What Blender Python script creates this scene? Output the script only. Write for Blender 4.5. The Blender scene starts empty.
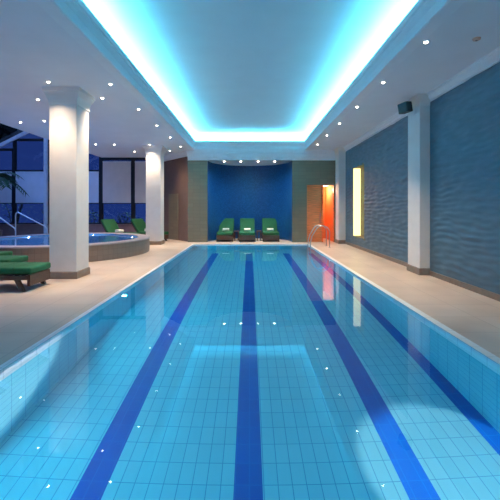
import bpy, bmesh, math, random
from mathutils import Vector, Matrix, noise
random.seed(7)
S = bpy.context.scene
COL = S.collection
PI = math.pi

# ------------------------------------------------------------------ helpers
def lin(r, g, b):
    f = lambda c: (c/255/12.92) if c/255 <= 0.04045 else ((c/255+0.055)/1.055)**2.4
    return (f(r), f(g), f(b), 1.0)

class MB:
    """collects shapes; build() links them as ONE mesh object"""
    def __init__(self): self.bm = bmesh.new()
    def box(self, x0, x1, y0, y1, z0, z1, bev=0.0, M=None):
        vs = [self.bm.verts.new((x, y, z)) for x in (x0, x1) for y in (y0, y1) for z in (z0, z1)]
        fs = [(0,1,3,2), (4,6,7,5), (0,4,5,1), (2,3,7,6), (0,2,6,4), (1,5,7,3)]
        F = [self.bm.faces.new([vs[i] for i in f]) for f in fs]
        if bev:
            es = {e for f in F for e in f.edges}
            r = bmesh.ops.bevel(self.bm, geom=list(es), offset=bev, segments=3, profile=0.5, affect='EDGES', clamp_overlap=True)
            vs = list({v for f in r['faces'] for v in f.verts} | {v for v in vs if v.is_valid})
        if M is not None:
            for v in vs: v.co = M @ v.co
        return self
    def prism(self, poly, a, b, axis='z'):
        def P(u, v, w): return {'z': (u, v, w), 'y': (u, w, v), 'x': (w, u, v)}[axis]
        A = [self.bm.verts.new(P(u, v, a)) for u, v in poly]
        B = [self.bm.verts.new(P(u, v, b)) for u, v in poly]
        n = len(poly)
        for i in range(n):
            j = (i+1) % n
            self.bm.faces.new((A[i], A[j], B[j], B[i]))
        self.bm.faces.new(A[::-1]); self.bm.faces.new(B)
        return self
    def ring(self, x0, x1, y0, y1, prof):
        """closed profile [(offset outwards, z)] swept round a rectangle, mitred"""
        R = []
        for (sx, sy, X, Y) in ((-1,-1,x0,y0), (1,-1,x1,y0), (1,1,x1,y1), (-1,1,x0,y1)):
            R.append([self.bm.verts.new((X+sx*o, Y+sy*o, z)) for o, z in prof])
        n = len(prof)
        for k in range(4):
            A, B = R[k], R[(k+1) % 4]
            for i in range(n):
                j = (i+1) % n
                self.bm.faces.new((A[i], A[j], B[j], B[i]))
        return self
    def sqring(self, cx, cy, hx, hy, prof):
        """solid of square plan: profile [(extra half width, z)] from bottom to top, capped"""
        R = []
        for o, z in prof:
            R.append([self.bm.verts.new((cx+sx*(hx+o), cy+sy*(hy+o), z)) for sx, sy in ((-1,-1), (1,-1), (1,1), (-1,1))])
        for A, B in zip(R, R[1:]):
            for i in range(4):
                j = (i+1) % 4
                self.bm.faces.new((A[i], A[j], B[j], B[i]))
        self.bm.faces.new(R[0][::-1]); self.bm.faces.new(R[-1])
        return self
    def tube(self, pts, r, n=10):
        pts = [Vector(p) for p in pts]
        rings = []
        up = None
        for i, p in enumerate(pts):
            t = (pts[min(i+1, len(pts)-1)] - pts[max(i-1, 0)]).normalized()
            if up is None:
                up = Vector((0, 0, 1)) if abs(t.z) < 0.9 else Vector((1, 0, 0))
            u = (up - t*up.dot(t)).normalized(); w = t.cross(u); up = u
            rr = r[i] if isinstance(r, (list, tuple)) else r
            rings.append([self.bm.verts.new(p + (u*math.cos(2*PI*k/n) + w*math.sin(2*PI*k/n))*rr) for k in range(n)])
        for A, B in zip(rings, rings[1:]):
            for k in range(n):
                self.bm.faces.new((A[k], A[(k+1) % n], B[(k+1) % n], B[k]))
        self.bm.faces.new(rings[0][::-1]); self.bm.faces.new(rings[-1])
        return self
    def lathe(self, prof, c=(0, 0, 0), n=24, M=None, a0=0.0, a1=2*PI):
        full = abs(a1-a0-2*PI) < 1e-6
        rings = []
        for r, z in prof:
            if r < 1e-6:
                rings.append([self.bm.verts.new((c[0], c[1], c[2]+z))])
            else:
                rings.append([self.bm.verts.new((c[0]+r*math.cos(a0+(a1-a0)*k/n), c[1]+r*math.sin(a0+(a1-a0)*k/n), c[2]+z)) for k in range(n if full else n+1)])
        for A, B in zip(rings, rings[1:]):
            m = max(len(A), len(B))
            for k in range(m if full else m-1):
                j = (k+1) % m
                f = []
                for v in (A[k % len(A)], A[j % len(A)], B[j % len(B)], B[k % len(B)]):
                    if v not in f: f.append(v)
                if len(f) > 2: self.bm.faces.new(f)
        if M is not None:
            for rg in rings:
                for v in rg: v.co = M @ v.co
        return self
    def quad(self, *p):
        self.bm.faces.new([self.bm.verts.new(q) for q in p]); return self
    def build(self, name, mat, parent=None, smooth=False, recalc=True, uv='box', uvc=(0, 0, 1)):
        bm = self.bm
        if recalc: bmesh.ops.recalc_face_normals(bm, faces=bm.faces[:])
        bm.normal_update()
        L = bm.loops.layers.uv.new('UVMap')
        for f in bm.faces:
            nx, ny, nz = (abs(c) for c in f.normal)
            for lp in f.loops:
                x, y, z = lp.vert.co
                if uv == 'cyl' and nz < 0.7:
                    a = math.atan2(y-uvc[1], x-uvc[0]); lp[L].uv = (a*uvc[2], z)
                elif nz >= nx and nz >= ny: lp[L].uv = (x, y)
                elif nx >= ny: lp[L].uv = (y, z)
                else: lp[L].uv = (x, z)
        me = bpy.data.meshes.new(name); bm.to_mesh(me); bm.free()
        if smooth:
            for p in me.polygons: p.use_smooth = True
            try: me.set_sharp_from_angle(angle=math.radians(40))
            except Exception: pass
        me.materials.append(mat)
        o = bpy.data.objects.new(name, me); COL.objects.link(o)
        if parent: o.parent = parent
        return o

def thing(name, label, cat, loc=(0, 0, 0), rz=0.0, group=None):
    o = bpy.data.objects.new(name, None); COL.objects.link(o)
    o.empty_display_size = 0.1
    o.location = loc; o.rotation_euler = (0, 0, rz)
    return tag(o, label, cat, group)
def tag(o, label, cat, group=None, kind=None):
    o['label'] = label; o['category'] = cat
    if group: o['group'] = group
    if kind: o['kind'] = kind
    return o
def struct(o, label=None):
    o['kind'] = 'structure'
    if label: o['label'] = label
    return o
def dup(root, loc, rz, label, group=None):
    r = root.copy(); COL.objects.link(r)
    r.location = loc; r.rotation_euler = (0, 0, rz); r['label'] = label
    if group: r['group'] = group
    for ch in list(root.children):
        c = ch.copy(); COL.objects.link(c); c.parent = r
        for g in list(ch.children):
            d = g.copy(); COL.objects.link(d); d.parent = c
    return r

# ------------------------------------------------------------------ materials
def nm(name):
    m = bpy.data.materials.new(name); m.use_nodes = True
    nt = m.node_tree; nt.nodes.clear()
    out = nt.nodes.new('ShaderNodeOutputMaterial')
    b = nt.nodes.new('ShaderNodeBsdfPrincipled')
    nt.links.new(b.outputs[0], out.inputs[0])
    return m, nt, b, out
def noise_node(nt, scale, detail=4, coord='Object', stretch=(1, 1, 1)):
    tc = nt.nodes.new('ShaderNodeTexCoord'); mp = nt.nodes.new('ShaderNodeMapping')
    mp.inputs['Scale'].default_value = stretch
    n = nt.nodes.new('ShaderNodeTexNoise'); n.inputs['Scale'].default_value = scale; n.inputs['Detail'].default_value = detail
    nt.links.new(tc.outputs[coord], mp.inputs[0]); nt.links.new(mp.outputs[0], n.inputs['Vector'])
    return n
def mat(name, c, rough=0.6, metal=0.0, var=0.08, vs=6.0, bump=0.0, bs=60.0, stretch=(1, 1, 1), spec=0.5):
    m, nt, b, out = nm(name)
    n = noise_node(nt, vs, stretch=stretch)
    r = nt.nodes.new('ShaderNodeValToRGB')
    r.color_ramp.elements[0].position = 0.3; r.color_ramp.elements[1].position = 0.7
    r.color_ramp.elements[0].color = tuple(x*(1-var) for x in c[:3])+(1,)
    r.color_ramp.elements[1].color = tuple(min(1, x*(1+var)) for x in c[:3])+(1,)
    nt.links.new(n.outputs['Fac'], r.inputs[0]); nt.links.new(r.outputs[0], b.inputs['Base Color'])
    b.inputs['Roughness'].default_value = rough; b.inputs['Metallic'].default_value = metal
    b.inputs['Specular IOR Level'].default_value = spec
    if bump:
        n2 = noise_node(nt, bs, stretch=stretch); bp = nt.nodes.new('ShaderNodeBump')
        bp.inputs['Strength'].default_value = bump; bp.inputs['Distance'].default_value = 0.01
        nt.links.new(n2.outputs['Fac'], bp.inputs['Height']); nt.links.new(bp.outputs[0], b.inputs['Normal'])
    return m
def tiles(name, c1, c2, mortar, w, h, ms=0.004, rough=0.3, offset=0.0, lanes=(), lane_c=None, y_end=None, shift=(0, 0), bump=0.15, spec=0.5, cloud=0.0):
    m, nt, b, out = nm(name)
    N = nt.nodes.new; K = nt.links.new
    tc = N('ShaderNodeTexCoord'); mp = N('ShaderNodeMapping'); mp.inputs['Location'].default_value = (shift[0], shift[1], 0)
    K(tc.outputs['UV'], mp.inputs[0])
    def brick(a, bb, mo):
        br = N('ShaderNodeTexBrick'); br.offset = offset; br.squash = 1.0
        br.inputs['Color1'].default_value = a; br.inputs['Color2'].default_value = bb; br.inputs['Mortar'].default_value = mo
        br.inputs['Scale'].default_value = 1.0; br.inputs['Mortar Size'].default_value = ms; br.inputs['Mortar Smooth'].default_value = 0.1
        br.inputs['Brick Width'].default_value = w; br.inputs['Row Height'].default_value = h
        K(mp.outputs[0], br.inputs['Vector']); return br
    br = brick(c1, c2, mortar); colr = br.outputs['Color']
    if cloud:
        nz = noise_node(nt, 1.3, 5); mx = N('ShaderNodeMix'); mx.data_type = 'RGBA'; mx.blend_type = 'MULTIPLY'
        rr = N('ShaderNodeValToRGB'); rr.color_ramp.elements[0].position = .3; rr.color_ramp.elements[1].position = .7
        rr.color_ramp.elements[0].color = (1-cloud,)*3+(1,); rr.color_ramp.elements[1].color = (1, 1, 1, 1)
        K(nz.outputs['Fac'], rr.inputs[0]); mx.inputs[0].default_value = 1.0
        K(colr, mx.inputs[6]); K(rr.outputs[0], mx.inputs[7]); colr = mx.outputs[2]
    if lanes:
        br2 = brick(*lane_c); sx = N('ShaderNodeSeparateXYZ'); K(tc.outputs['UV'], sx.inputs[0])
        acc = None
        for (a, e) in lanes:
            g = N('ShaderNodeMath'); g.operation = 'SUBTRACT'; g.inputs[1].default_value = (a+e)/2; K(sx.outputs[0], g.inputs[0])
            ab = N('ShaderNodeMath'); ab.operation = 'ABSOLUTE'; K(g.outputs[0], ab.inputs[0])
            lt = N('ShaderNodeMath'); lt.operation = 'LESS_THAN'; lt.inputs[1].default_value = (e-a)/2; K(ab.outputs[0], lt.inputs[0])
            if acc is None: acc = lt.outputs[0]
            else:
                mxm = N('ShaderNodeMath'); mxm.operation = 'MAXIMUM'; K(acc, mxm.inputs[0]); K(lt.outputs[0], mxm.inputs[1]); acc = mxm.outputs[0]
        if y_end:
            lt = N('ShaderNodeMath'); lt.operation = 'LESS_THAN'; lt.inputs[1].default_value = y_end; K(sx.outputs[1], lt.inputs[0])
            ml = N('ShaderNodeMath'); ml.operation = 'MULTIPLY'; K(acc, ml.inputs[0]); K(lt.outputs[0], ml.inputs[1]); acc = ml.outputs[0]
        mx = N('ShaderNodeMix'); mx.data_type = 'RGBA'; K(acc, mx.inputs[0]); K(colr, mx.inputs[6]); K(br2.outputs['Color'], mx.inputs[7]); colr = mx.outputs[2]
    K(colr, b.inputs['Base Color']); b.inputs['Roughness'].default_value = rough; b.inputs['Specular IOR Level'].default_value = spec
    if bump:
        bp = N('ShaderNodeBump'); bp.inputs['Strength'].default_value = bump; bp.inputs['Distance'].default_value = 0.003; bp.invert = True
        K(br.outputs['Fac'], bp.inputs['Height']); K(bp.outputs[0], b.inputs['Normal'])
    return m
def emit(name, c, strength):
    m, nt, b, out = nm(name)
    b.inputs['Base Color'].default_value = c
    b.inputs['Emission Color'].default_value = c; b.inputs['Emission Strength'].default_value = strength
    return m
def wood(name, c, rough=0.45, stretch=(1, 1, 12)):
    return mat(name, c, rough, var=0.3, vs=3.0, stretch=stretch, bump=0.05, bs=20)
def water_mat(name, bump=0.02, scale=2.2):
    m = bpy.data.materials.new(name); m.use_nodes = True
    nt = m.node_tree; nt.nodes.clear()
    out = nt.nodes.new('ShaderNodeOutputMaterial'); g = nt.nodes.new('ShaderNodeBsdfGlass')
    g.inputs['IOR'].default_value = 1.333; g.inputs['Roughness'].default_value = 0.0
    g.inputs['Color'].default_value = (1, 1, 1, 1)
    n = noise_node(nt, scale, 2); bp = nt.nodes.new('ShaderNodeBump'); bp.inputs['Strength'].default_value = bump; bp.inputs['Distance'].default_value = 0.02
    nt.links.new(n.outputs['Fac'], bp.inputs['Height']); nt.links.new(bp.outputs[0], g.inputs['Normal'])
    nt.links.new(g.outputs[0], out.inputs[0])
    return m
def pane_mat(name, tint=(0.85, 0.9, 1, 1)):
    m = bpy.data.materials.new(name); m.use_nodes = True
    nt = m.node_tree; nt.nodes.clear(); N = nt.nodes.new; K = nt.links.new
    out = N('ShaderNodeOutputMaterial'); t = N('ShaderNodeBsdfTransparent'); t.inputs[0].default_value = tint
    g = N('ShaderNodeBsdfGlossy'); g.inputs['Roughness'].default_value = 0.02
    f = N('ShaderNodeFresnel'); f.inputs[0].default_value = 1.5; mx = N('ShaderNodeMixShader')
    K(f.outputs[0], mx.inputs[0]); K(t.outputs[0], mx.inputs[1]); K(g.outputs[0], mx.inputs[2]); K(mx.outputs[0], out.inputs[0])
    return m

M = {}
M['ceil'] = mat('painted_plaster', lin(238, 238, 242), 0.8, var=0.02, vs=2)
M['fascia'] = mat('painted_moulding', lin(240, 242, 245), 0.6, var=0.02)
M['col'] = mat('column_plaster', lin(238, 234, 230), 0.6, var=0.03, vs=4)
M['plinth'] = mat('brown_stone', lin(132, 112, 100), 0.45, var=0.15, vs=8)
M['deck'] = tiles('deck_tile', lin(214, 196, 182), lin(208, 189, 174), lin(172, 154, 142), 0.6, 0.6, 0.004, 0.38, cloud=0.18, bump=0.1)
M['coping'] = tiles('coping_tile', lin(242, 245, 247), lin(236, 241, 244), lin(200, 208, 214), 0.25, 0.25, 0.004, 0.3)
PT1, PT2, PM = lin(128, 203, 220), lin(120, 198, 217), lin(60, 144, 186)
LN = (lin(0, 84, 172), lin(0, 77, 165), lin(4, 104, 184))
M['pool_floor'] = tiles('pool_floor_tile', PT1, PT2, PM, 0.115, 0.21, 0.0035, 0.35, shift=(0, 0.05),
                        lanes=((-1.36, -1.13), (-0.125, 0.105), (1.215, 1.445), (2.14, 2.32)), lane_c=LN, y_end=13.2)
M['pool_wall'] = tiles('pool_wall_tile', PT1, PT2, PM, 0.21, 0.115, 0.0035, 0.35)
M['water'] = water_mat('water', 0.010, 1.6)
M['tubwater'] = water_mat('bubbling_water', 0.25, 5)
M['wave'] = mat('wave_panel', lin(78, 104, 122), 0.5, var=0.1, vs=3, stretch=(1, 1, 5), bump=0.12, bs=26)
M['brown'] = tiles('brown_panel', lin(128, 117, 98), lin(121, 110, 92), lin(104, 94, 80), 0.30, 0.15, 0.003, 0.6)
M['redbrown'] = mat('brown_plaster', lin(112, 90, 84), 0.7, var=0.06)
M['mosaic'] = tiles('blue_mosaic', lin(38, 96, 150), lin(22, 74, 128), lin(24, 60, 100), 0.05, 0.05, 0.003, 0.3, bump=0.2)
M['orange'] = wood('orange_wood', lin(228, 124, 70))
M['orange_wall'] = mat('terracotta_paint', lin(226, 140, 84), 0.7, var=0.05)
M['green'] = mat('green_canvas', lin(17, 86, 50), 0.85, var=0.12, vs=12, bump=0.1, bs=200)
M['piping'] = mat('dark_green_piping', lin(14, 70, 42), 0.85)
M['towel'] = mat('white_towelling', lin(232, 232, 222), 0.95, var=0.04, bump=0.3, bs=160)
M['wood'] = wood('stained_teak', lin(84, 52, 36), 0.5, (1, 8, 8))
M['chrome'] = mat('polished_steel', lin(205, 208, 212), 0.12, 1.0, var=0.02)
M['satin'] = mat('satin_steel', lin(225, 228, 235), 0.45, 0.6, var=0.02)
M['frame'] = mat('dark_frame', lin(24, 24, 32), 0.5)
M['whiteframe'] = mat('white_frame', lin(225, 228, 236), 0.45)
M['blind'] = mat('blind_fabric', lin(222, 214, 212), 0.9, var=0.04, vs=3, bump=0.1, bs=120)
M['sky_tinted_blind'] = mat('sky_tinted_blind_fabric', lin(222, 228, 242), 0.9, var=0.04, vs=3)  # same blind fabric, with the blue skylight put into its colour
M['sill'] = mat('sill_render', lin(150, 120, 118), 0.7, var=0.08)
M['glass'] = pane_mat('window_glass')
M['black'] = mat('black_plastic', lin(22, 24, 30), 0.5)
M['grille'] = mat('speaker_mesh', lin(30, 34, 42), 0.7, bump=0.4, bs=300)
M['white'] = mat('white_enamel', lin(230, 230, 230), 0.4, var=0.02)
M['tub'] = tiles('tub_tile', lin(124, 108, 98), lin(116, 100, 90), lin(92, 80, 72), 0.15, 0.15, 0.003, 0.4)
M['rim'] = mat('tub_rim_stone', lin(160, 152, 156), 0.35, var=0.05)
M['tub_in'] = tiles('tub_inner_tile', lin(110, 170, 205), lin(100, 160, 198), lin(70, 120, 165), 0.1, 0.1, 0.003, 0.3)
M['leaf'] = mat('leaf', lin(40, 74, 44), 0.6, var=0.3, vs=9)
M['bark'] = mat('bark', lin(66, 52, 42), 0.9, var=0.2)
M['soil'] = mat('garden_soil', lin(46, 48, 44), 0.95, var=0.2)
M['lens'] = emit('lit_lamp', lin(255, 240, 220), 26.0)
M['led'] = emit('led_cyan', (0.13, 0.73, 1.0, 1), 125.0)
M['poollens'] = emit('pool_lamp_lens', lin(225, 250, 255), 8.0)
M['jamb_glow'] = emit('glowing_jamb', lin(255, 243, 178), 1.5)

# ------------------------------------------------------------------ camera
CZ = 1.45
cd = bpy.data.cameras.new('camera'); cam = bpy.data.objects.new('camera', cd); COL.objects.link(cam)
cam.location = (0, 0, CZ); cam.rotation_euler = (PI/2, 0, 0)
cd.sensor_width = 36; cd.lens = 36*360/500
cd.shift_y = -(250-208)/500; cd.shift_x = 0.001
cd.clip_start = 0.05
S.camera = cam

# ------------------------------------------------------------------ key dimensions
XL, XR = -2.22, 2.31           # pool water edges
YN, YF = 0.75, 14.3            # pool ends
ZW, ZB = -0.03, -1.34          # water level, pool floor
CE = 3.90                      # lower ceiling
WX = 3.92                      # right wall
TX0, TX1, TY0, TY1 = -2.32, 2.34, -1.2, 15.15   # ceiling opening
YW = 17.5                      # far window wall
YB = 15.3                      # far panelled wall

# ------------------------------------------------------------------ floor, pool
b = MB()
cw = 0.10
OX0, OX1, OY0, OY1 = XL-0.07, XR+cw, YN-cw, YF+cw
tcx, tcy, tr = -6.0, 11.7, 2.65
b.box(-12.6, OX0, -2.5, 17.9, -0.2, 0)
b.box(OX1, 4.0, -2.5, 17.9, -0.2, 0)
b.box(OX0, OX1, OY1, 17.9, -0.2, 0)
b.box(OX0, OX1, -2.5, OY0, -0.2, 0)
struct(b.build('floor', M['deck']))
b = MB()
b.box(OX0, XL, OY0, OY1, -0.2, 0.004); b.box(XR, OX1, OY0, OY1, -0.2, 0.004)
b.box(XL, XR, YF, OY1, -0.2, 0.004); b.box(XL, XR, OY0, YN, -0.2, 0.004)
struct(b.build('trim_pool_edge', M['coping']))
b = MB(); b.box(XL-0.2, XR+0.2, YN-0.2, YF+0.2, ZB-0.15, ZB)
struct(b.build('floor_pool', M['pool_floor']))
b = MB()
for (x0, x1, y0, y1) in ((XL-0.15, XL, YN-0.15, YF+0.15), (XR, XR+0.15, YN-0.15, YF+0.15), (XL, XR, YF, YF+0.15), (XL, XR, YN-0.15, YN)):
    b.box(x0, x1, y0, y1, ZB, -0.201 if False else -0.2)
struct(b.build('wall_pool', M['pool_wall']))
# water surface
b = MB(); nx, ny = 8, 24
b.quad((XL+.002, YN+.002, ZW), (XR-.002, YN+.002, ZW), (XR-.002, YF-.002, ZW), (XL+.002, YF-.002, ZW))
w = b.build('pool_water', M['water'], recalc=False)
tag(w, 'clear blue water filling the long rectangular swimming pool', 'water', kind='stuff')

# ------------------------------------------------------------------ ceilings
o_ = 0.2
b = MB()
b.box(-7.1, TX0-o_, -2.5, 17.7, CE, CE+.12); b.box(TX1+o_, 4.05, -2.5, 17.7, CE, CE+.12)
b.box(TX0-o_, TX1+o_, TY1+o_, 17.7, CE, CE+.12); b.box(TX0-o_, TX1+o_, -2.5, TY0-o_, CE, CE+.12)
struct(b.build('ceiling', M['ceil']))
b = MB()
to = 0.22; tz = 4.60; ti = 0.10; n_ = 14
arc = [(-ti+(to+ti)*math.cos(PI/2*k/n_), CE+.30+(tz-CE-.30)*math.sin(PI/2*k/n_)) for k in range(n_+1)]
b.ring(TX0, TX1, TY0, TY1, [(to+.1, tz+.1), (to+.1, CE+.12), (to, CE+.12)]+arc+[(-ti, tz+.1)])
b.box(TX0+ti-.01, TX1-ti+.01, TY0+ti-.01, TY1-ti+.01, tz, tz+.1)
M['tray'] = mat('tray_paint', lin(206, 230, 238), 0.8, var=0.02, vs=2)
struct(b.build('ceiling_tray', M['tray'], smooth=True))
b = MB()
b.ring(TX0, TX1, TY0, TY1, [(0.02, CE-.012), (0, CE), (0, CE+.09), (.035, CE+.10), (.035, CE+.17), (.0, CE+.22), (-.02, CE+.24), (-.02, CE+.27),
                            (-.05, CE+.28), (-.05, CE+.37), (.0, CE+.37), (.0, CE+.342), (to, CE+.342), (to, CE+.125), (.21, CE+.125), (.21, CE-.012)])
struct(b.build('trim_cove', M['fascia']))
b = MB()
b.ring(TX0, TX1, TY0, TY1, [(.055, CE+.344), (.14, CE+.344), (.075, CE+.367)])
tag(b.build('led_strip', M['led']), 'cyan LED strip glowing behind the lip of the raised ceiling', 'light')

# ------------------------------------------------------------------ right wall: sculpted wave panels with a lit recess
NY0, NY1, NZ0, NZ1, ND = 12.25, 13.55, 0.40, 2.95, 0.27
def lines(a, e, step, extra):
    n = max(1, round((e-a)/step)); L = [a+(e-a)*i/n for i in range(n+1)]
    for x in extra:
        k = min(range(len(L)), key=lambda i: abs(L[i]-x)); L[k] = x
    return sorted(set(L))
ys = lines(-2.5, YB+.05, 0.05, (NY0, NY1)); zs = lines(0, CE, 0.022, (NZ0, NZ1))
def wave(y, z):
    if 7.70 < y < 8.46 or y > 14.52: return 0.0
    p = 0.75*noise.noise(Vector((y*0.9, z*1.1, 3.1))) + 0.25*noise.noise(Vector((y*2.3, z*2.5, 9.1)))
    a = 0.6+0.5*noise.noise(Vector((y*.7, z*1.3, 20.)))
    f = max(0.0, min(1.0, (z-.10)/.1))
    return f*(0.010*a*math.sin(2*PI*(z/0.115+1.6*p)) + 0.022*noise.noise(Vector((y*2.6, z*10, 5))) + 0.011*noise.noise(Vector((y*4, z*17, 8))))
b = MB(); G = {}
for i, y in enumerate(ys):
    for j, z in enumerate(zs):
        edge = (NY0-.01 <= y <= NY1+.01 and NZ0-.01 <= z <= NZ1+.01)
        G[i, j] = b.bm.verts.new((WX-.02-(0 if edge else wave(y, z)), y, z))
for i in range(len(ys)-1):
    for j in range(len(zs)-1):
        if ys[i] >= NY0-1e-6 and ys[i+1] <= NY1+1e-6 and zs[j] >= NZ0-1e-6 and zs[j+1] <= NZ1+1e-6: continue
        b.bm.faces.new((G[i, j], G[i, j+1], G[i+1, j+1], G[i+1, j]))
for v in [v for v in b.bm.verts if not v.link_faces]: b.bm.verts.remove(v)
x0, x1 = WX-.02, WX+ND
wr = b.build('wall_right', M['wave'], smooth=False, recalc=False)
for p in wr.data.polygons: p.use_smooth = True
struct(wr)
b = MB(); b.box(WX+ND+.06, WX+ND+.2, -2.5, YB+.1, 0, CE); struct(b.build('wall_right_core', M['ceil']))
# recess box
b = MB()
t = .05
b.box(x0+.005, x1, NY0-t, NY0, NZ0-t, NZ1+t); b.box(x0+.005, x1, NY1+.012, NY1+.012+t, NZ0-t, NZ1+t)
b.box(x0+.005, x1, NY0, NY1+.012, NZ0-t, NZ0); b.box(x0+.005, x1, NY0, NY1+.012, NZ1, NZ1+t)
b.box(x1, x1+.05, NY0-t, NY1+t, NZ0-t, NZ1+t)
M['recess'] = mat('ochre_plaster', lin(128, 104, 54), 0.6, var=0.1)
struct(b.build('wall_recess', M['recess']))
b = MB(); b.box(x0+.012, x1-.012, NY1-.006, NY1+.010, NZ0+.012, NZ1-.012, .003)
tag(b.build('glowing_jamb', M['jamb_glow']), 'tall pale yellow lit jamb in the recess of the wavy right wall, drawn as glowing', 'light')  # far jamb lit by a hidden lamp, its brightness put in as emission
# cornice on the right wall
def cornice_poly(s): return [(WX+.02, CE), (WX-s-.03, CE), (WX-s-.03, CE-.03), (WX-s, CE-.035), (WX-s*.8, CE-.09), (WX-s*.35, CE-.125), (WX-.04, CE-.135), (WX-.04, CE-.165), (WX+.02, CE-.165)]
b = MB(); b.prism([(x, z) for x, z in cornice_poly(.10)], -2.5, YB, 'y')
struct(b.build('trim_cornice_right', M['fascia']))
b = MB(); b.box(WX-.045, WX-.0, -2.5, YB, 0.0, .10)
struct(b.build('baseboard_right', M['plinth']))

# ------------------------------------------------------------------ columns and pilasters
def column(name, label, cat, cx, cy, hx, hy, wall=False, group=None):
    t = thing(name, label, cat, (cx, cy, 0), group=group)
    b = MB(); b.sqring(0, 0, hx, hy, [(0, .13), (0, CE-.33)]); b.build('shaft', M['col'], t)
    b = MB(); b.sqring(0, 0, hx, hy, [(.022, 0), (.022, .135), (.012, .145), (0, .15)]); b.build('plinth', M['plinth'], t)
    b = MB(); b.sqring(0, 0, hx, hy, [(0, CE-.335), (.018, CE-.332), (.018, CE-.305), (.012, CE-.30), (.02, CE-.24), (.045, CE-.16), (.08, CE-.10), (.085, CE-.075), (.105, CE-.07), (.105, CE-.002)])
    b.build('capital', M['col'], t)
    return t
column('column', 'square white column with flared capital and brown plinth beside the green loungers', 'column', -3.82, 7.65, .278, .278)
column('column', 'square white column with brown plinth standing beyond the round hot tub', 'column', -3.79, 14.45, .29, .28)
def pilaster(label, y0, y1, xf):
    xb = WX-.0215
    t = thing('pilaster', label, 'pilaster', ((xf+xb)/2, (y0+y1)/2, 0))
    hx, hy = (xb-xf)/2, (y1-y0)/2
    def clip(b):
        for v in b.bm.verts: v.co.x = min(v.co.x, hx)
    b = MB(); b.sqring(0, 0, hx, hy, [(0, .13), (0, CE-.24)]); clip(b); b.build('shaft', M['col'], t)
    b = MB(); b.sqring(0, 0, hx, hy, [(.022, 0), (.022, .135), (.012, .145), (0, .15)]); clip(b); b.build('plinth', M['plinth'], t)
    b = MB(); b.sqring(0, 0, hx, hy, [(0, CE-.245), (.01, CE-.24), (.018, CE-.18), (.04, CE-.12), (.07, CE-.07), (.085, CE-.04), (.085, CE-.002)]); clip(b); b.build('capital', M['col'], t)
    return t
pilaster('white wall pilaster with brown plinth below the black speaker', 7.78, 8.36, 3.68)
pilaster('slim white wall pilaster beside the orange doorway at the far right', 14.60, 15.16, 3.62)

# speaker on the right pilaster
t = thing('wall_speaker', 'small black box speaker on a bracket at the top of the right pilaster', 'speaker', (3.45, 7.98, 3.66))
R = Matrix.Rotation(math.radians(-8), 4, 'Y') @ Matrix.Rotation(math.radians(25), 4, 'Z')
b = MB(); b.box(-.09, .09, -.12, .12, -.10, .12, .012, R); b.build('cabinet', M['black'], t)
b = MB(); b.box(-.094, -.088, -.105, .105, -.085, .105, .0, R); b.box(-.08, .08, -.124, -.119, -.085, .105, .0, R); b.build('grille', M['grille'], t)
b = MB(); b.box(.06, .225, -.02, .02, -.05, -.02); b.box(.205, .228, -.05, .05, -.12, .06); b.build('bracket', M['white'], t)

# ------------------------------------------------------------------ far end
HZ = 3.47
b = MB()
b.box(-2.62, -1.78, YB, YB+.15, 0, HZ); struct(b.build('wall_far_left', M['brown']))
b = MB()
DX0, DX1, DZ = 2.44, 3.60, 2.43
b.box(1.81, DX0, YB, YB+.15, 0, HZ); b.box(DX0, DX1, YB, YB+.15, DZ, HZ); b.box(DX1, 4.0, YB, YB+.15, 0, HZ)
struct(b.build('wall_far_right', M['brown']))
b = MB()
b.prism([(YB-.05, HZ), (YB-.05, HZ+.12), (YB-.09, HZ+.14), (YB-.09, HZ+.26), (YB-.13, HZ+.28), (YB-.13, CE), (YB+.3, CE), (YB+.3, HZ)], -2.62, 4.0, 'x')
struct(b.build('trim_bulkhead', M['fascia']))
# niche: half ellipse
ncx, na, nd = 0.015, 1.795, 2.0
b = MB(); n = 40; pts = []
for k in range(n+1):
    a = PI - PI*k/n; pts.append((ncx+na*math.cos(a), YB+nd*math.sin(a)**0.9 if math.sin(a) > 0 else YB))
acc = 0; vs = []
for k, (x, y) in enumerate(pts):
    vs.append((b.bm.verts.new((x, y, 0)), b.bm.verts.new((x, y, HZ+.1))))
for k in range(n): b.bm.faces.new((vs[k][0], vs[k+1][0], vs[k+1][1], vs[k][1]))
o = b.build('wall_niche', M['mosaic'], recalc=False, uv='cyl', uvc=(ncx, YB, 1.9)); struct(o)
for p in o.data.polygons: p.use_smooth = True
b = MB(); b.prism([(x, y) for x, y in [(ncx-na-.1, YB+.02)]+[(x*1.03, y+.05) for x, y in pts]+[(ncx+na+.1, YB+.02)]], HZ, HZ+.08, 'z')
struct(b.build('ceiling_niche', M['ceil']))

# left diagonal wall with a door
A0, A1 = Vector((-2.60, YB+.15, 0)), Vector((-4.35, 17.6, 0))
dv = (A1-A0); Ld = dv.length; ang = math.atan2(dv.y, dv.x)
DM = Matrix.Translation(A0) @ Matrix.Rotation(ang, 4, 'Z')
b = MB(); b.box(0, Ld, -.12, 0, 0, CE, M=DM); struct(b.build('wall_left', M['redbrown']))
b = MB(); b.box(.95, 1.85, .0, .03, 0.0, 2.1, M=DM); dr = b.build('door_1', M['brown']); struct(dr)
b = MB(); b.tube([DM @ Vector((1.05, .03, 1.02)), DM @ Vector((1.05, .07, 1.02)), DM @ Vector((1.16, .07, 1.02))], .01); b.build('door_handle', M['chrome'], dr)
b = MB(); b.prism([(0, CE), (.12, CE), (.12, CE-.04), (.08, CE-.08), (.04, CE-.2), (0, CE-.22)], 0, Ld, 'x')
o = b.build('trim_cornice_left', M['fascia']); o.matrix_world = DM; struct(o)

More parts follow.
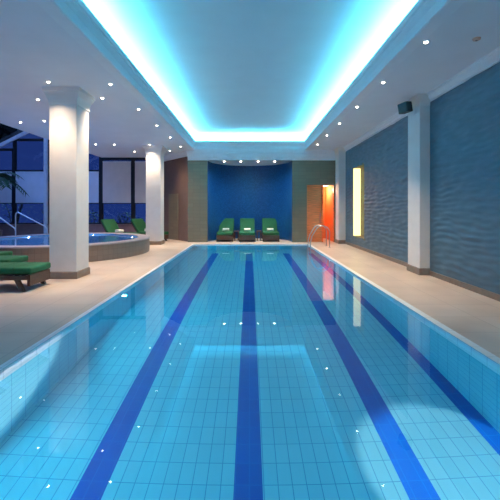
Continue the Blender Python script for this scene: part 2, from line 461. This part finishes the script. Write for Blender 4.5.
# doorway and the warm passage behind it
b = MB()
PY = 17.2
b.box(DX0-.1, DX0, YB+.15, PY, 0, DZ+.1); b.box(DX1, DX1+.1, YB+.15, PY, 0, DZ+.1)
b.box(DX0-.1, DX1+.1, PY, PY+.1, 0, DZ+.1)
struct(b.build('wall_passage', M['orange_wall']))
b = MB(); b.box(DX0-.1, DX1+.1, YB+.15, PY+.1, DZ+.02, DZ+.1); struct(b.build('ceiling_passage', M['ceil']))
b = MB(); b.box(DX0+.02, DX0+.64, YB+.06, YB+.11, .01, DZ-.02, .006); d2 = b.build('door_2', M['orange']); struct(d2)
b = MB(); b.tube([(DX0+.56, YB+.06, .8), (DX0+.56, YB+.01, .8), (DX0+.56, YB+.01, 1.25), (DX0+.56, YB+.06, 1.25)], .011); b.build('door_handle', M['chrome'], d2)
b = MB(); b.box(DX0, DX0+.02, YB-.01, YB+.16, 0, DZ); b.box(DX1-.03, DX1, YB-.01, YB+.16, 0, DZ); b.box(DX0+.02, DX1-.03, YB-.01, YB+.16, DZ-.02, DZ)
b.box(DX0+.645, DX0+.69, YB, YB+.15, 0, DZ-.02)
struct(b.build('trim_doorway', M['orange']))

# ------------------------------------------------------------------ lamps
def spot(name, loc, energy, color, size=140, blend=0.6, radius=.04, rot=(0, 0, 0), parent=None):
    l = bpy.data.lights.new(name, 'SPOT'); l.energy = energy; l.color = color; l.spot_size = math.radians(size); l.spot_blend = blend; l.shadow_soft_size = radius
    o = bpy.data.objects.new(name, l); COL.objects.link(o); o.location = loc; o.rotation_euler = rot
    if parent: o.parent = parent
    return o
WARM = (1.0, 0.79, 0.57)
proto_dl = None
def downlight(x, y, z, label, energy=60, color=WARM, size=112, group=None):
    global proto_dl
    if proto_dl is None:
        t = thing('ceiling_downlight', label, 'downlight', (x, y, z), group=group)
        b = MB(); b.lathe([(.028, -.0), (.052, -.0), (.055, -.006), (.048, -.011), (.03, -.011), (.028, -.006), (.028, 0)], n=24); b.build('bezel', M['white'], t, smooth=True)
        b = MB(); b.lathe([(.027, -.004), (.026, -.012), (.021, -.02), (.012, -.026), (0, -.028)], n=20); b.build('lens', M['lens'], t, smooth=True)
        proto_dl = t
    else:
        t = dup(proto_dl, (x, y, z), 0, label, group)
    spot('lamp', (0, 0, -.045), energy, color, size, 1.0, .012, parent=t)
    return t
ords = ['nearest to the camera', 'second from the camera', 'third from the camera', 'fourth from the camera', 'fifth from the camera', 'farthest from the camera']
for k in range(6):
    downlight(2.60, 5.30+1.70*k, CE, 'small lit downlight in the row over the right pool edge, '+ords[k], 180, (1.0, .74, .48), 78, group='downlights over the right pool edge')
for k, (y, w_) in enumerate(zip((7.10, 8.90, 10.65, 12.45, 14.3), ('nearest to the camera', 'second from the camera', 'third from the camera', 'fourth from the camera', 'farthest from the camera'))):
    downlight(-2.74, y, CE, 'small lit downlight in the row beside the left cove edge, '+w_, 66, group='downlights beside the left cove edge')
for x, y, l in ((-3.27, 8.0, 'small lit downlight just right of the near white column capital'), (-3.9, 6.98, 'small lit downlight directly in front of the near white column capital'),
                (-4.76, 8.1, 'small lit downlight in left ceiling, left of the near column capital'), (-5.76, 10.1, 'small lit downlight close left of the near column shaft by the ceiling edge'),
                (-6.52, 10.25, 'small lit downlight at the far left above the glass roof edge'), (-5.9, 13.8, 'small lit downlight over the hot tub, left one of the pair'),
                (-5.2, 13.85, 'small lit downlight over the hot tub, right one of the pair'), (-4.98, 15.6, 'small lit downlight left of the far column capital by the blinds'),
                (-3.85, 13.9, 'small lit downlight directly in front of the far column capital'), (-3.4, 15.35, 'small lit downlight right of the far column capital by the brown wall')):
    downlight(x, y, CE, l, 66, group='downlights in the left ceiling')
for x, l in ((-1.08, 'leftmost'), (-.37, 'second from left'), (.37, 'third from left'), (1.08, 'rightmost')):
    downlight(x, YB+.16, HZ, 'small lit downlight over the blue niche, '+l+' of the four', 60, (.5, .8, 1.0), 155, group='downlights over the blue niche').scale = (1.6, 1.6, 1.6)
t = thing('ceiling_sensor', 'small pale round sensor disc on the right ceiling near the cornice', 'sensor', (3.28, 5.2, CE))
b = MB(); b.lathe([(0, -.03), (.03, -.03), (.05, -.022), (.055, 0), (0, 0)], n=20); b.build('housing', mat('sensor_plastic', lin(205, 170, 150), .5), t, smooth=True)
b = MB(); b.lathe([(0, -.036), (.012, -.034), (.016, -.029), (0, -.029)], n=12); b.build('eye', M['black'], t, smooth=True)
# passage lamp
t = thing('ceiling_lamp', 'warm round lamp on the ceiling of the orange passage', 'lamp', (3.25, 16.4, DZ+.02))
b = MB(); b.lathe([(0, -.06), (.07, -.055), (.1, -.03), (.105, 0)], n=20); b.build('shade', emit('warm_glass', lin(255, 205, 150), 6), t, smooth=True)
l = bpy.data.lights.new('lamp', 'POINT'); l.energy = 52; l.color = (1, .72, .42); l.shadow_soft_size = .08
o = bpy.data.objects.new('lamp', l); COL.objects.link(o); o.location = (0, 0, -.2); o.parent = t

# underwater pool lamps
def pool_lamp(side, y, label, energy, aim=None, size=172):
    x = XL if side < 0 else XR
    t = thing('pool_lamp', label, 'pool light', (x, y, -.22), 0 if side < 0 else PI)
    Q = Matrix.Rotation(PI/2, 4, 'Y')
    b = MB(); b.lathe([(.045, 0), (.062, .0), (.064, .006), (.058, .012), (.045, .012)], n=24, M=Q); b.build('bezel', M['chrome'], t, smooth=True)
    b = MB(); b.lathe([(.046, .004), (.04, .011), (.022, .016), (0, .018)], n=20, M=Q); b.build('lens', M['poollens'], t, smooth=True)
    if aim is None: rot = (0, -PI/2+math.radians(8), 0)
    else:
        dv = Matrix.Rotation(-t.rotation_euler.z, 3, 'Z') @ (Vector(aim)-Vector(t.location)); rot = dv.to_track_quat('-Z', 'Y').to_euler()
    spot('lamp', (.05, 0, 0), energy, (.012, .70, 1.0) if aim is None else (1.0, .93, .86), size, .25 if aim is None else 1.0, .03, rot, t)
PE = 98
pool_lamp(-1, 6.27, 'small round underwater lamp just below the left pool edge', PE)
pool_lamp(-1, 12.4, 'small round underwater lamp near the far left pool corner', PE*1.7)
pool_lamp(1, 10.3, 'small round underwater lamp just below the right pool edge', PE*1.5)
pool_lamp(-1, 1.3, 'round underwater lamp by the near left pool corner', PE*.3)
pool_lamp(-1, 2.6, 'round underwater lamp on the left pool wall near the camera', PE*.5)
pool_lamp(1, 1.5, 'round underwater lamp by the near right pool corner', PE*.5)
pool_lamp(1, 2.8, 'round underwater lamp on the right pool wall near the camera', 2400, (-2.22, 3.15, -.12), 30)
pool_lamp(1, 2.2, 'round underwater lamp low on the right pool wall near the camera', 3000, (1.95, 2.72, -1.34), 60)

# ------------------------------------------------------------------ loungers
def soft_box(b, x0, x1, y0, y1, z0, z1, bev, M=None): b.box(x0, x1, y0, y1, z0, z1, bev, M)
def make_lounger(label, group, loc, rz):
    """foot end at origin, body runs to -x; width along y"""
    t = thing('sun_lounger', label, 'sun lounger', loc, rz, group)
    W = .33; hinge = -1.15; ba = math.radians(52)
    BM = Matrix.Translation((hinge, 0, .30)) @ Matrix.Rotation(ba, 4, 'Y')      # local -x runs up the back
    b = MB()
    for s in (-1, 1): b.box(-1.85, -.02, s*W-.022, s*W+.022, .20, .275, .006)
    b.box(-.05, 0, -W, W, .09, .285, .006); b.box(-1.85, -1.81, -W, W, .20, .275, .006)
    for k in range(9): b.box(-.16-.115*k, -.10-.115*k, -W+.02, W-.02, .27, .288)
    b.build('frame', M['wood'], t)
    for sx, sy in ((-.22, -1), (-.22, 1), (-1.66, -1), (-1.66, 1)):
        b = MB(); d = .10 if sx > -1 else -.06
        Mx = Matrix(((1, 0, -d/.22 if False else d/.21*-1, 0), (0, 1, 0, 0), (0, 0, 1, 0), (0, 0, 0, 1)))
        Sh = Matrix.Translation((sx+d, 0, 0)) @ Mx
        b.box(-.04, .04, sy*W-.03, sy*W+.03, 0, .21, .005, Sh); b.build('leg', M['wood'], t)
    b = MB()
    for s in (-1, 1): b.box(-.74, 0, s*(W-.03)-.02, s*(W-.03)+.02, -.045, -.005, .004, BM)
    for k in range(6): b.box(-.12-.11*k, -.06-.11*k, -W+.02, W-.02, -.02, -.002, 0, BM)
    b.build('backrest_frame', M['wood'], t)
    b = MB(); b.box(hinge-.0, .02, -W-.01, W+.01, .292, .415, .035); m = b.build('seat_cushion', M['green'], t, smooth=True)
    b = MB()
    for k in (-.28, -.57, -.86): b.box(k-.006, k+.006, -W-.012, W+.012, .345, .418, .003)
    b.build('seam', M['piping'], m)
    b = MB(); b.box(-.78, -.03, -W-.01, W+.01, .0, .115, .035, BM); b.build('back_cushion', M['green'], t, smooth=True)
    return t
def place_towel(loc, rz, label, group):
    t = thing('folded_towel', label, 'towel', loc, rz, group)
    b = MB(); b.box(-.1, .1, -.15, .15, 0, .06, .02); b.box(-.098, .098, -.148, .15, .06, .12, .02); b.build('cloth', M['towel'], t, smooth=True)
    b = MB(); b.tube([(.1, y_, .06) for y_ in (-.13, 0, .13)], .03, 8); b.build('fold', M['towel'], t, smooth=True)
    return t
gA = 'loungers in the blue niche'; gB = 'loungers beside the near column'; gC = 'loungers beyond the hot tub'
nl = []
for x, l in ((-1.06, 'leftmost of the three in front of the blue niche wall'), (-.10, 'middle one of the three in front of the blue niche wall'), (.93, 'rightmost of the three in front of the blue niche wall')):
    if not nl: nl.append(make_lounger('green cushioned wooden lounger, '+l, gA, (x, 15.34, 0), -PI/2))
    else: nl.append(dup(nl[0], (x, 15.34, 0), -PI/2, 'green cushioned wooden lounger, '+l, gA))
T = None
for x, l in ((-1.06, 'left'), (-.10, 'middle'), (.93, 'right')):
    loc = (x, 15.34+.86, .4195)
    lb = 'folded white towel on the '+l+' green lounger in the niche'
    if T is None: T = place_towel(loc, -PI/2, lb, 'folded towels on the niche loungers')
    else: dup(T, loc, -PI/2, lb, 'folded towels on the niche loungers')
for x, y, rz, l in ((-3.82, 6.58, 0.02, 'nearest one with its foot end beside the near column'), (-4.85, 7.55, 0.0, 'second one, half hidden behind the nearest at the left edge'), (-5.72, 8.35, 0.0, 'third one, only its foot end showing at the left edge')):
    dup(nl[0], (x, y, 0), rz, 'green cushioned wooden lounger, '+l, gB)
for (x, y, rz, l) in ((-4.72, 14.75, math.radians(-28), 'left one of the pair beyond the hot tub'), (-3.72, 15.55, math.radians(-28), 'right one beyond the hot tub, partly behind the far column')):
    dup(nl[0], (x, y, 0), rz, 'green cushioned wooden lounger, '+l, gC)
    c, s = math.cos(rz), math.sin(rz)
    dup(T, (x-.86*c, y-.86*s, .4195), rz, 'folded white towel on '+l.split(',')[0].replace('left one', 'the left green lounger').replace('right one', 'the right green lounger'), 'folded towels beyond the hot tub')
# low tables between the niche loungers
tb = None
for x, l in ((-.58, 'left'), (.42, 'right')):
    lb = 'low dark wooden side table between niche loungers, '+l+' one'
    if tb is None:
        tb = thing('side_table', lb, 'side table', (x, 16.1, 0), group='side tables in the niche')
        b = MB(); b.box(-.10, .10, -.18, .18, .40, .43, .005); b.build('table_top', M['wood'], tb)
        for sx in (-1, 1):
            for sy in (-1, 1):
                b = MB(); b.box(sx*.075-.018, sx*.075+.018, sy*.15-.018, sy*.15+.018, 0, .40, .003); b.build('leg', M['wood'], tb)
    else: dup(tb, (x, 16.1, 0), 0, lb, 'side tables in the niche')

# ------------------------------------------------------------------ hot tub
t = thing('hot_tub', 'round raised hot tub clad in brown tiles, left of the pool', 'hot tub', (tcx, tcy, 0))
n = 72; th = .47
b = MB(); b.lathe([(tr-.35, 0.002), (tr, 0.002), (tr, th-.04), (tr-.35, th-.04)], n=n); b.build('tiled_wall', M['tub'], t, smooth=True, uv='cyl', uvc=(0, 0, tr))
b = MB(); b.lathe([(tr-.36, th-.04), (tr+.015, th-.04), (tr+.02, th-.02), (tr+.01, th), (tr-.36, th), (tr-.37, th-.02)], n=n)
bmf = b.bm; b.build('rim', M['rim'], t, smooth=True)
b = MB(); b.lathe([(tr-.37, th-.03), (tr-.37, .12), (tr-.8, .12), (tr-.8, .02), (0, .02)], n=n); b.build('basin', M['tub_in'], t, smooth=True, recalc=False)
b = MB(); b.lathe([(tr-.372, 0), (0, 0)], (0, 0, th-.05), n=n); 
wt = b.build('tub_water', M['tubwater'], t, recalc=False)
for p in wt.data.polygons: 
    if p.normal.z < 0: p.flip()
wt['label'] = 'blue rippling water'
for k in range(6):
    a = PI/6+k*PI/3; rr = tr-.375
    l = bpy.data.lights.new('tub_lamp', 'POINT'); l.energy = 14; l.color = (.35, .6, 1); l.shadow_soft_size = .04
    o = bpy.data.objects.new('tub_lamp', l); COL.objects.link(o); o.location = (rr*.93*math.cos(a), rr*.93*math.sin(a), .27); o.parent = t
def hrail(p0, p1, label):
    p0, p1 = Vector(p0), Vector(p1); t = thing('handrail', label, 'handrail', (p1.x, p1.y, p1.z), group='hot tub handrails')
    q = p0-p1
    b = MB(); b.tube([(0, 0, 0), (0, 0, .18), tuple(Vector((0, 0, .24))+q*.05), tuple(Vector((0, 0, .2))+q*.5), tuple(Vector((0, 0, .16))+q*.97), tuple(q+Vector((-.06, 0.03, .10))), tuple(q+Vector((-.08, .04, 0.0))), (q.x-.08, q.y+.04, -p1.z+.0)], .021, 12)
    b.build('rail', M['satin'], t, smooth=True)
    b = MB(); b.lathe([(0, 0), (.045, 0), (.045, .012), (.02, .016), (0, .016)], (0, 0, .001), n=16); b.build('flange', M['chrome'], t, smooth=True); b = MB(); b.lathe([(0, 0), (.045, 0), (.045, .012), (.02, .016), (0, .016)], (q.x-.08, q.y+.04, -p1.z), n=16); b.build('flange', M['chrome'], t, smooth=True)
hrail((-8.75, 13.55, 1.15), (-7.62, 13.55, th+.003), 'slanting chrome handrail behind the hot tub, right one of two')
hrail((-9.0, 12.6, 1.15), (-8.2, 12.62, th+.003), 'slanting chrome handrail behind the hot tub, left one of two')

M['ladder'] = mat('brushed_steel', lin(188, 194, 200), 0.32, 0.9, var=0.02)
# ------------------------------------------------------------------ pool ladder, far right corner
t = thing('pool_ladder', 'chrome pool ladder with two arched rails at the far right corner', 'ladder', (XR, 13.45, 0))
def arch(y):
    P = [(.62, y, .0), (.62, y, .5)]
    for k in range(9):
        a = PI*k/8*0.86; P.append((.36+.26*math.cos(a), y, .56+.24*math.sin(a)))
    P += [(-.02, y, .42), (-.075, y, .2), (-.085, y, 0), (-.085, y, -.95)]
    return P
for y in (-.27, .27):
    b = MB(); b.tube(arch(y), .019, 12); b.build('rail', M['ladder'], t, smooth=True)
    b = MB(); b.lathe([(0, .002), (.05, .002), (.05, .014), (.022, .02), (0, .02)], (.62, y, 0), n=16); b.build('flange', M['ladder'], t, smooth=True)
for z in (-.22, -.5, -.78):
    b = MB(); b.box(-.12, -.03, -.25, .25, z-.015, z+.015, .005); b.build('step', M['ladder'], t)

# ------------------------------------------------------------------ glazed garden side
def roofz(x): return 7.0-.5*(-7.15-x)
GX0, GX1 = -12.4, -4.3
b = MB(); b.box(GX0, GX1, YW, YW+.2, 0, .62); b.box(GX0, GX1, YW-.05, YW+.2, .62, .67, .01)
struct(b.build('wall_far_sill', M['sill']))
posts = [-11.45, -9.86, -8.65, -7.22, -5.66]
# window 1..: one glazed bay each, frame + pane + blind
edges = [GX0]+posts+[GX1]
for k in range(6):
    a, e = edges[k]+.05, edges[k+1]-.05
    hi0 = min(roofz(a), 5.5) if a < -7.15 else CE; hi = min(roofz(a)-.05, 5.5) if a < -7.25 else CE
    b = MB()
    b.box(a, a+.05, YW, YW+.08, .67, hi); b.box(e-.05, e, YW, YW+.08, .67, hi); b.box(a, e, YW, YW+.08, hi-.12, hi)
    b.box(a, e, YW+.0, YW+.08, 1.66, 1.74); b.box(a, e, YW, YW+.08, .67, .73)
    if k < 4: b.box(a, e, YW, YW+.08, 3.22, 3.3)
    f = struct(b.build('window_%d' % (k+1), M['frame']))
    b = MB(); b.box(a+.05, e-.05, YW+.035, YW+.043, .73, hi-.12); b.build('pane', M['glass'], f)
    if k != 2:
        top = 3.22 if k < 4 else 3.72
        t = thing('roller_blind', ['pale roller blind in the tall dark window, leftmost of the row', 'pale roller blind lowered in the window left of the near column', 'pale roller blind in the window hidden by the near column', 'narrow pale roller blind just right of the near column',
                  'large pale roller blind in the dark window between the two columns', 'warm lit roller blind directly left of the far column'][k], 'blind', ((a+e)/2, YW-.03, 0))
        hw = (e-a)/2-.05
        b = MB(); b.box(-hw, hw, -.004, .004, 1.72, top-.05); b.build('fabric', M['blind'] if k > 3 else M['sky_tinted_blind'], t)
        b = MB(); b.tube([(-hw, 0, top-.03), (hw, 0, top-.03)], .028, 12); b.build('roller', M['whiteframe'], t, smooth=True)
        b = MB(); b.box(-hw, hw, -.011, .011, 1.70, 1.725, .003); b.build('bottom_bar', M['whiteframe'], t)
b = MB(); b.box(posts[1]-.07, posts[1]+.07, YW-.14, YW, 0, roofz(posts[1])-.02)
struct(b.build('trim_white_post', M['whiteframe']))
for i, p in enumerate(posts):
    if i == 1: continue
    b = MB(); b.box(p-.05, p+.05, YW-.02, YW+.1, .67, CE if p > -7.25 else roofz(p)-.05); struct(b.build('trim_post_%d' % (i+1), M['frame']))
# header along the ceiling edge and the sloping glass roof
b = MB(); b.box(-7.2, -7.1, -2.5, 17.7, CE, 7.03); struct(b.build('wall_header', M['ceil']))
rk = 0
for y in (4.4, 6.9, 9.4, 11.9, 14.4, 17.38):
    b = MB(); b.prism([(-7.2, 7.0), (-7.2, 6.84), (-12.4, roofz(-12.4)-.18), (-12.4, roofz(-12.4))], y-.04, y+.04, 'y')
    rk += 1; struct(b.build('trim_rafter_%d' % rk, M['whiteframe']))
b = MB(); b.prism([(-7.2, 7.04), (-7.2, 7.028), (-12.4, roofz(-12.4)), (-12.4, roofz(-12.4)+.012)], -2.5, YW+.2, 'y'); struct(b.build('window_roof', M['glass']))
b = MB(); b.box(-12.6, -12.4, -2.5, YW+.2, 0, .67); struct(b.build('wall_garden', M['sill']))
b = MB()
for k in range(9): b.box(-12.55, -12.45, -2.5+2.45*k, -2.4+2.45*k, .67, roofz(-12.4)-.15)
b.box(-12.55, -12.4, -2.5, YW+.2, roofz(-12.4)-.2, roofz(-12.4)-.1)
f = struct(b.build('window_side', M['frame']))
b = MB(); b.box(-12.51, -12.5, -2.5, YW+.1, .67, roofz(-12.4)-.2); b.build('pane', M['glass'], f)
# walls behind the camera
b = MB(); b.box(-12.6, 4.1, -2.65, -2.5, 0, 7.1); struct(b.build('wall_near', M['ceil']))
# garden outside
b = MB(); b.box(-30, 6, YW+.3, 34, -.3, -.12); b.box(-30, -12.7, -4, YW+.3, -.3, -.12); struct(b.build('ground_garden', M['soil']))
def shrub(x, y, h, w_, nl_, label, seed):
    rnd = random.Random(seed)
    t = thing('garden_shrub', label, 'shrub', (x, y, -.12), group='shrubs outside the windows')
    b = MB()
    for k in range(7):
        a = rnd.uniform(0, 2*PI); b.tube([(0, 0, 0), (.15*w_*math.cos(a), .15*w_*math.sin(a), h*.4), (.42*w_*math.cos(a), .42*w_*math.sin(a), h*rnd.uniform(.7, .95))], [.03, .02, .008], 6)
    b.build('stems', M['bark'], t)
    b = MB()
    for k in range(nl_):
        u = rnd.uniform(.12, 1); a = rnd.uniform(0, 2*PI); r = w_*.55*math.sqrt(rnd.random())*(1-abs(u-.5)**2*1.8)
        c = Vector((r*math.cos(a), r*math.sin(a), u*h)); d = Vector((math.cos(a), math.sin(a), rnd.uniform(-.5, .6))).normalized()
        s = d.cross(Vector((0, 0, 1))).normalized(); L_ = rnd.uniform(.12, .24); 
        b.quad(c, c+d*L_*.5+s*L_*.22, c+d*L_, c+d*L_*.5-s*L_*.22)
    b.build('foliage', M['leaf'], t, recalc=False)
def palm(x, y, label):
    rnd = random.Random(5)
    t = thing('potted_palm', label, 'plant', (x, y, 0))
    b = MB(); b.lathe([(0, 0), (.2, 0), (.23, .04), (.27, .42), (.29, .45), (.27, .47), (.25, .45), (.24, .38), (0, .38)], n=24); b.build('pot', M['plinth'], t, smooth=True)
    b = MB(); b.tube([(0, 0, .37), (.03, .02, 1.0), (.0, -.02, 1.9), (.04, 0, 2.75)], [.06, .05, .045, .04], 10); b.build('trunk', M['bark'], t, smooth=True)
    for k in range(13):
        a = k*2.4+rnd.uniform(-.2, .2); L_ = rnd.uniform(1.0, 1.35); el = rnd.uniform(.15, 1.15)
        b = MB(); P = []
        for q in range(9):
            u = q/8; P.append(Vector((math.cos(a)*L_*u*math.cos(el*.6), math.sin(a)*L_*u*math.cos(el*.6), 2.75+L_*(math.sin(el)*u-.75*u*u))))
        b.tube(P, [.012]*8+[.004], 6)
        for q in range(1, 9):
            d = (P[q]-P[q-1]).normalized(); sd = d.cross(Vector((0, 0, 1))).normalized()
            for h_ in (0, .5):
                c = P[q-1].lerp(P[q], h_+.25); lw = .34*(1-.55*abs(q/8-.4))
                for sg in (-1, 1):
                    tip = c+sd*sg*lw+d*.16-Vector((0, 0, .10)); b.quad(c-d*.018, c+sd*sg*lw*.5+d*.04+Vector((0, 0, -.01)), tip, c+d*.03)
        b.build('frond', M['leaf'], t, recalc=False)
palm(-11.15, 15.75, 'tall dark palm in a pot by the leftmost window, at the left picture edge')
for i, (x, y, h, w_, l) in enumerate(((-12.2, 18.7, 3.3, 1.7, 'tall dark leafy shrub outside the leftmost window'), (-10.4, 19.2, 1.9, 1.6, 'rounded dark shrub outside behind the white post'),
                                  (-8.2, 18.9, 1.4, 1.2, 'low dark shrub outside, seen right of the near column'), (-6.5, 19.0, 1.3, 1.1, 'low dark shrub outside below the large pale blind'),
                                  (-4.9, 18.8, 1.4, 1.1, 'low dark shrub outside, close left of the far column'))):
    shrub(x, y, h, w_, 420, l, 30+i)

# ------------------------------------------------------------------ world and colour management
W = bpy.data.worlds.new('dusk'); S.world = W; W.use_nodes = True
nt = W.node_tree; nt.nodes.clear()
out = nt.nodes.new('ShaderNodeOutputWorld'); bg = nt.nodes.new('ShaderNodeBackground')
tc = nt.nodes.new('ShaderNodeTexCoord'); sp = nt.nodes.new('ShaderNodeSeparateXYZ'); rp = nt.nodes.new('ShaderNodeValToRGB')
rp.color_ramp.elements[0].position = 0.30; rp.color_ramp.elements[0].color = (.004, .010, .045, 1)
rp.color_ramp.elements[1].position = 0.75; rp.color_ramp.elements[1].color = (.20, .40, .92, 1)
nt.links.new(tc.outputs['Generated'], sp.inputs[0]); nt.links.new(sp.outputs[2], rp.inputs[0])
nt.links.new(rp.outputs[0], bg.inputs[0]); nt.links.new(bg.outputs[0], out.inputs[0]); bg.inputs[1].default_value = 3.8
S.view_settings.view_transform = 'Standard'; S.view_settings.look = 'None'; S.view_settings.gamma = 1; S.view_settings.use_curve_mapping = False
S.view_settings.exposure = 0.08
cy = S.cycles
cy.use_denoising = True; cy.max_bounces = 12; cy.diffuse_bounces = 5; cy.glossy_bounces = 5; cy.transmission_bounces = 8; cy.transparent_max_bounces = 12
cy.sample_clamp_indirect = 4.0; cy.caustics_reflective = True; cy.caustics_refractive = True
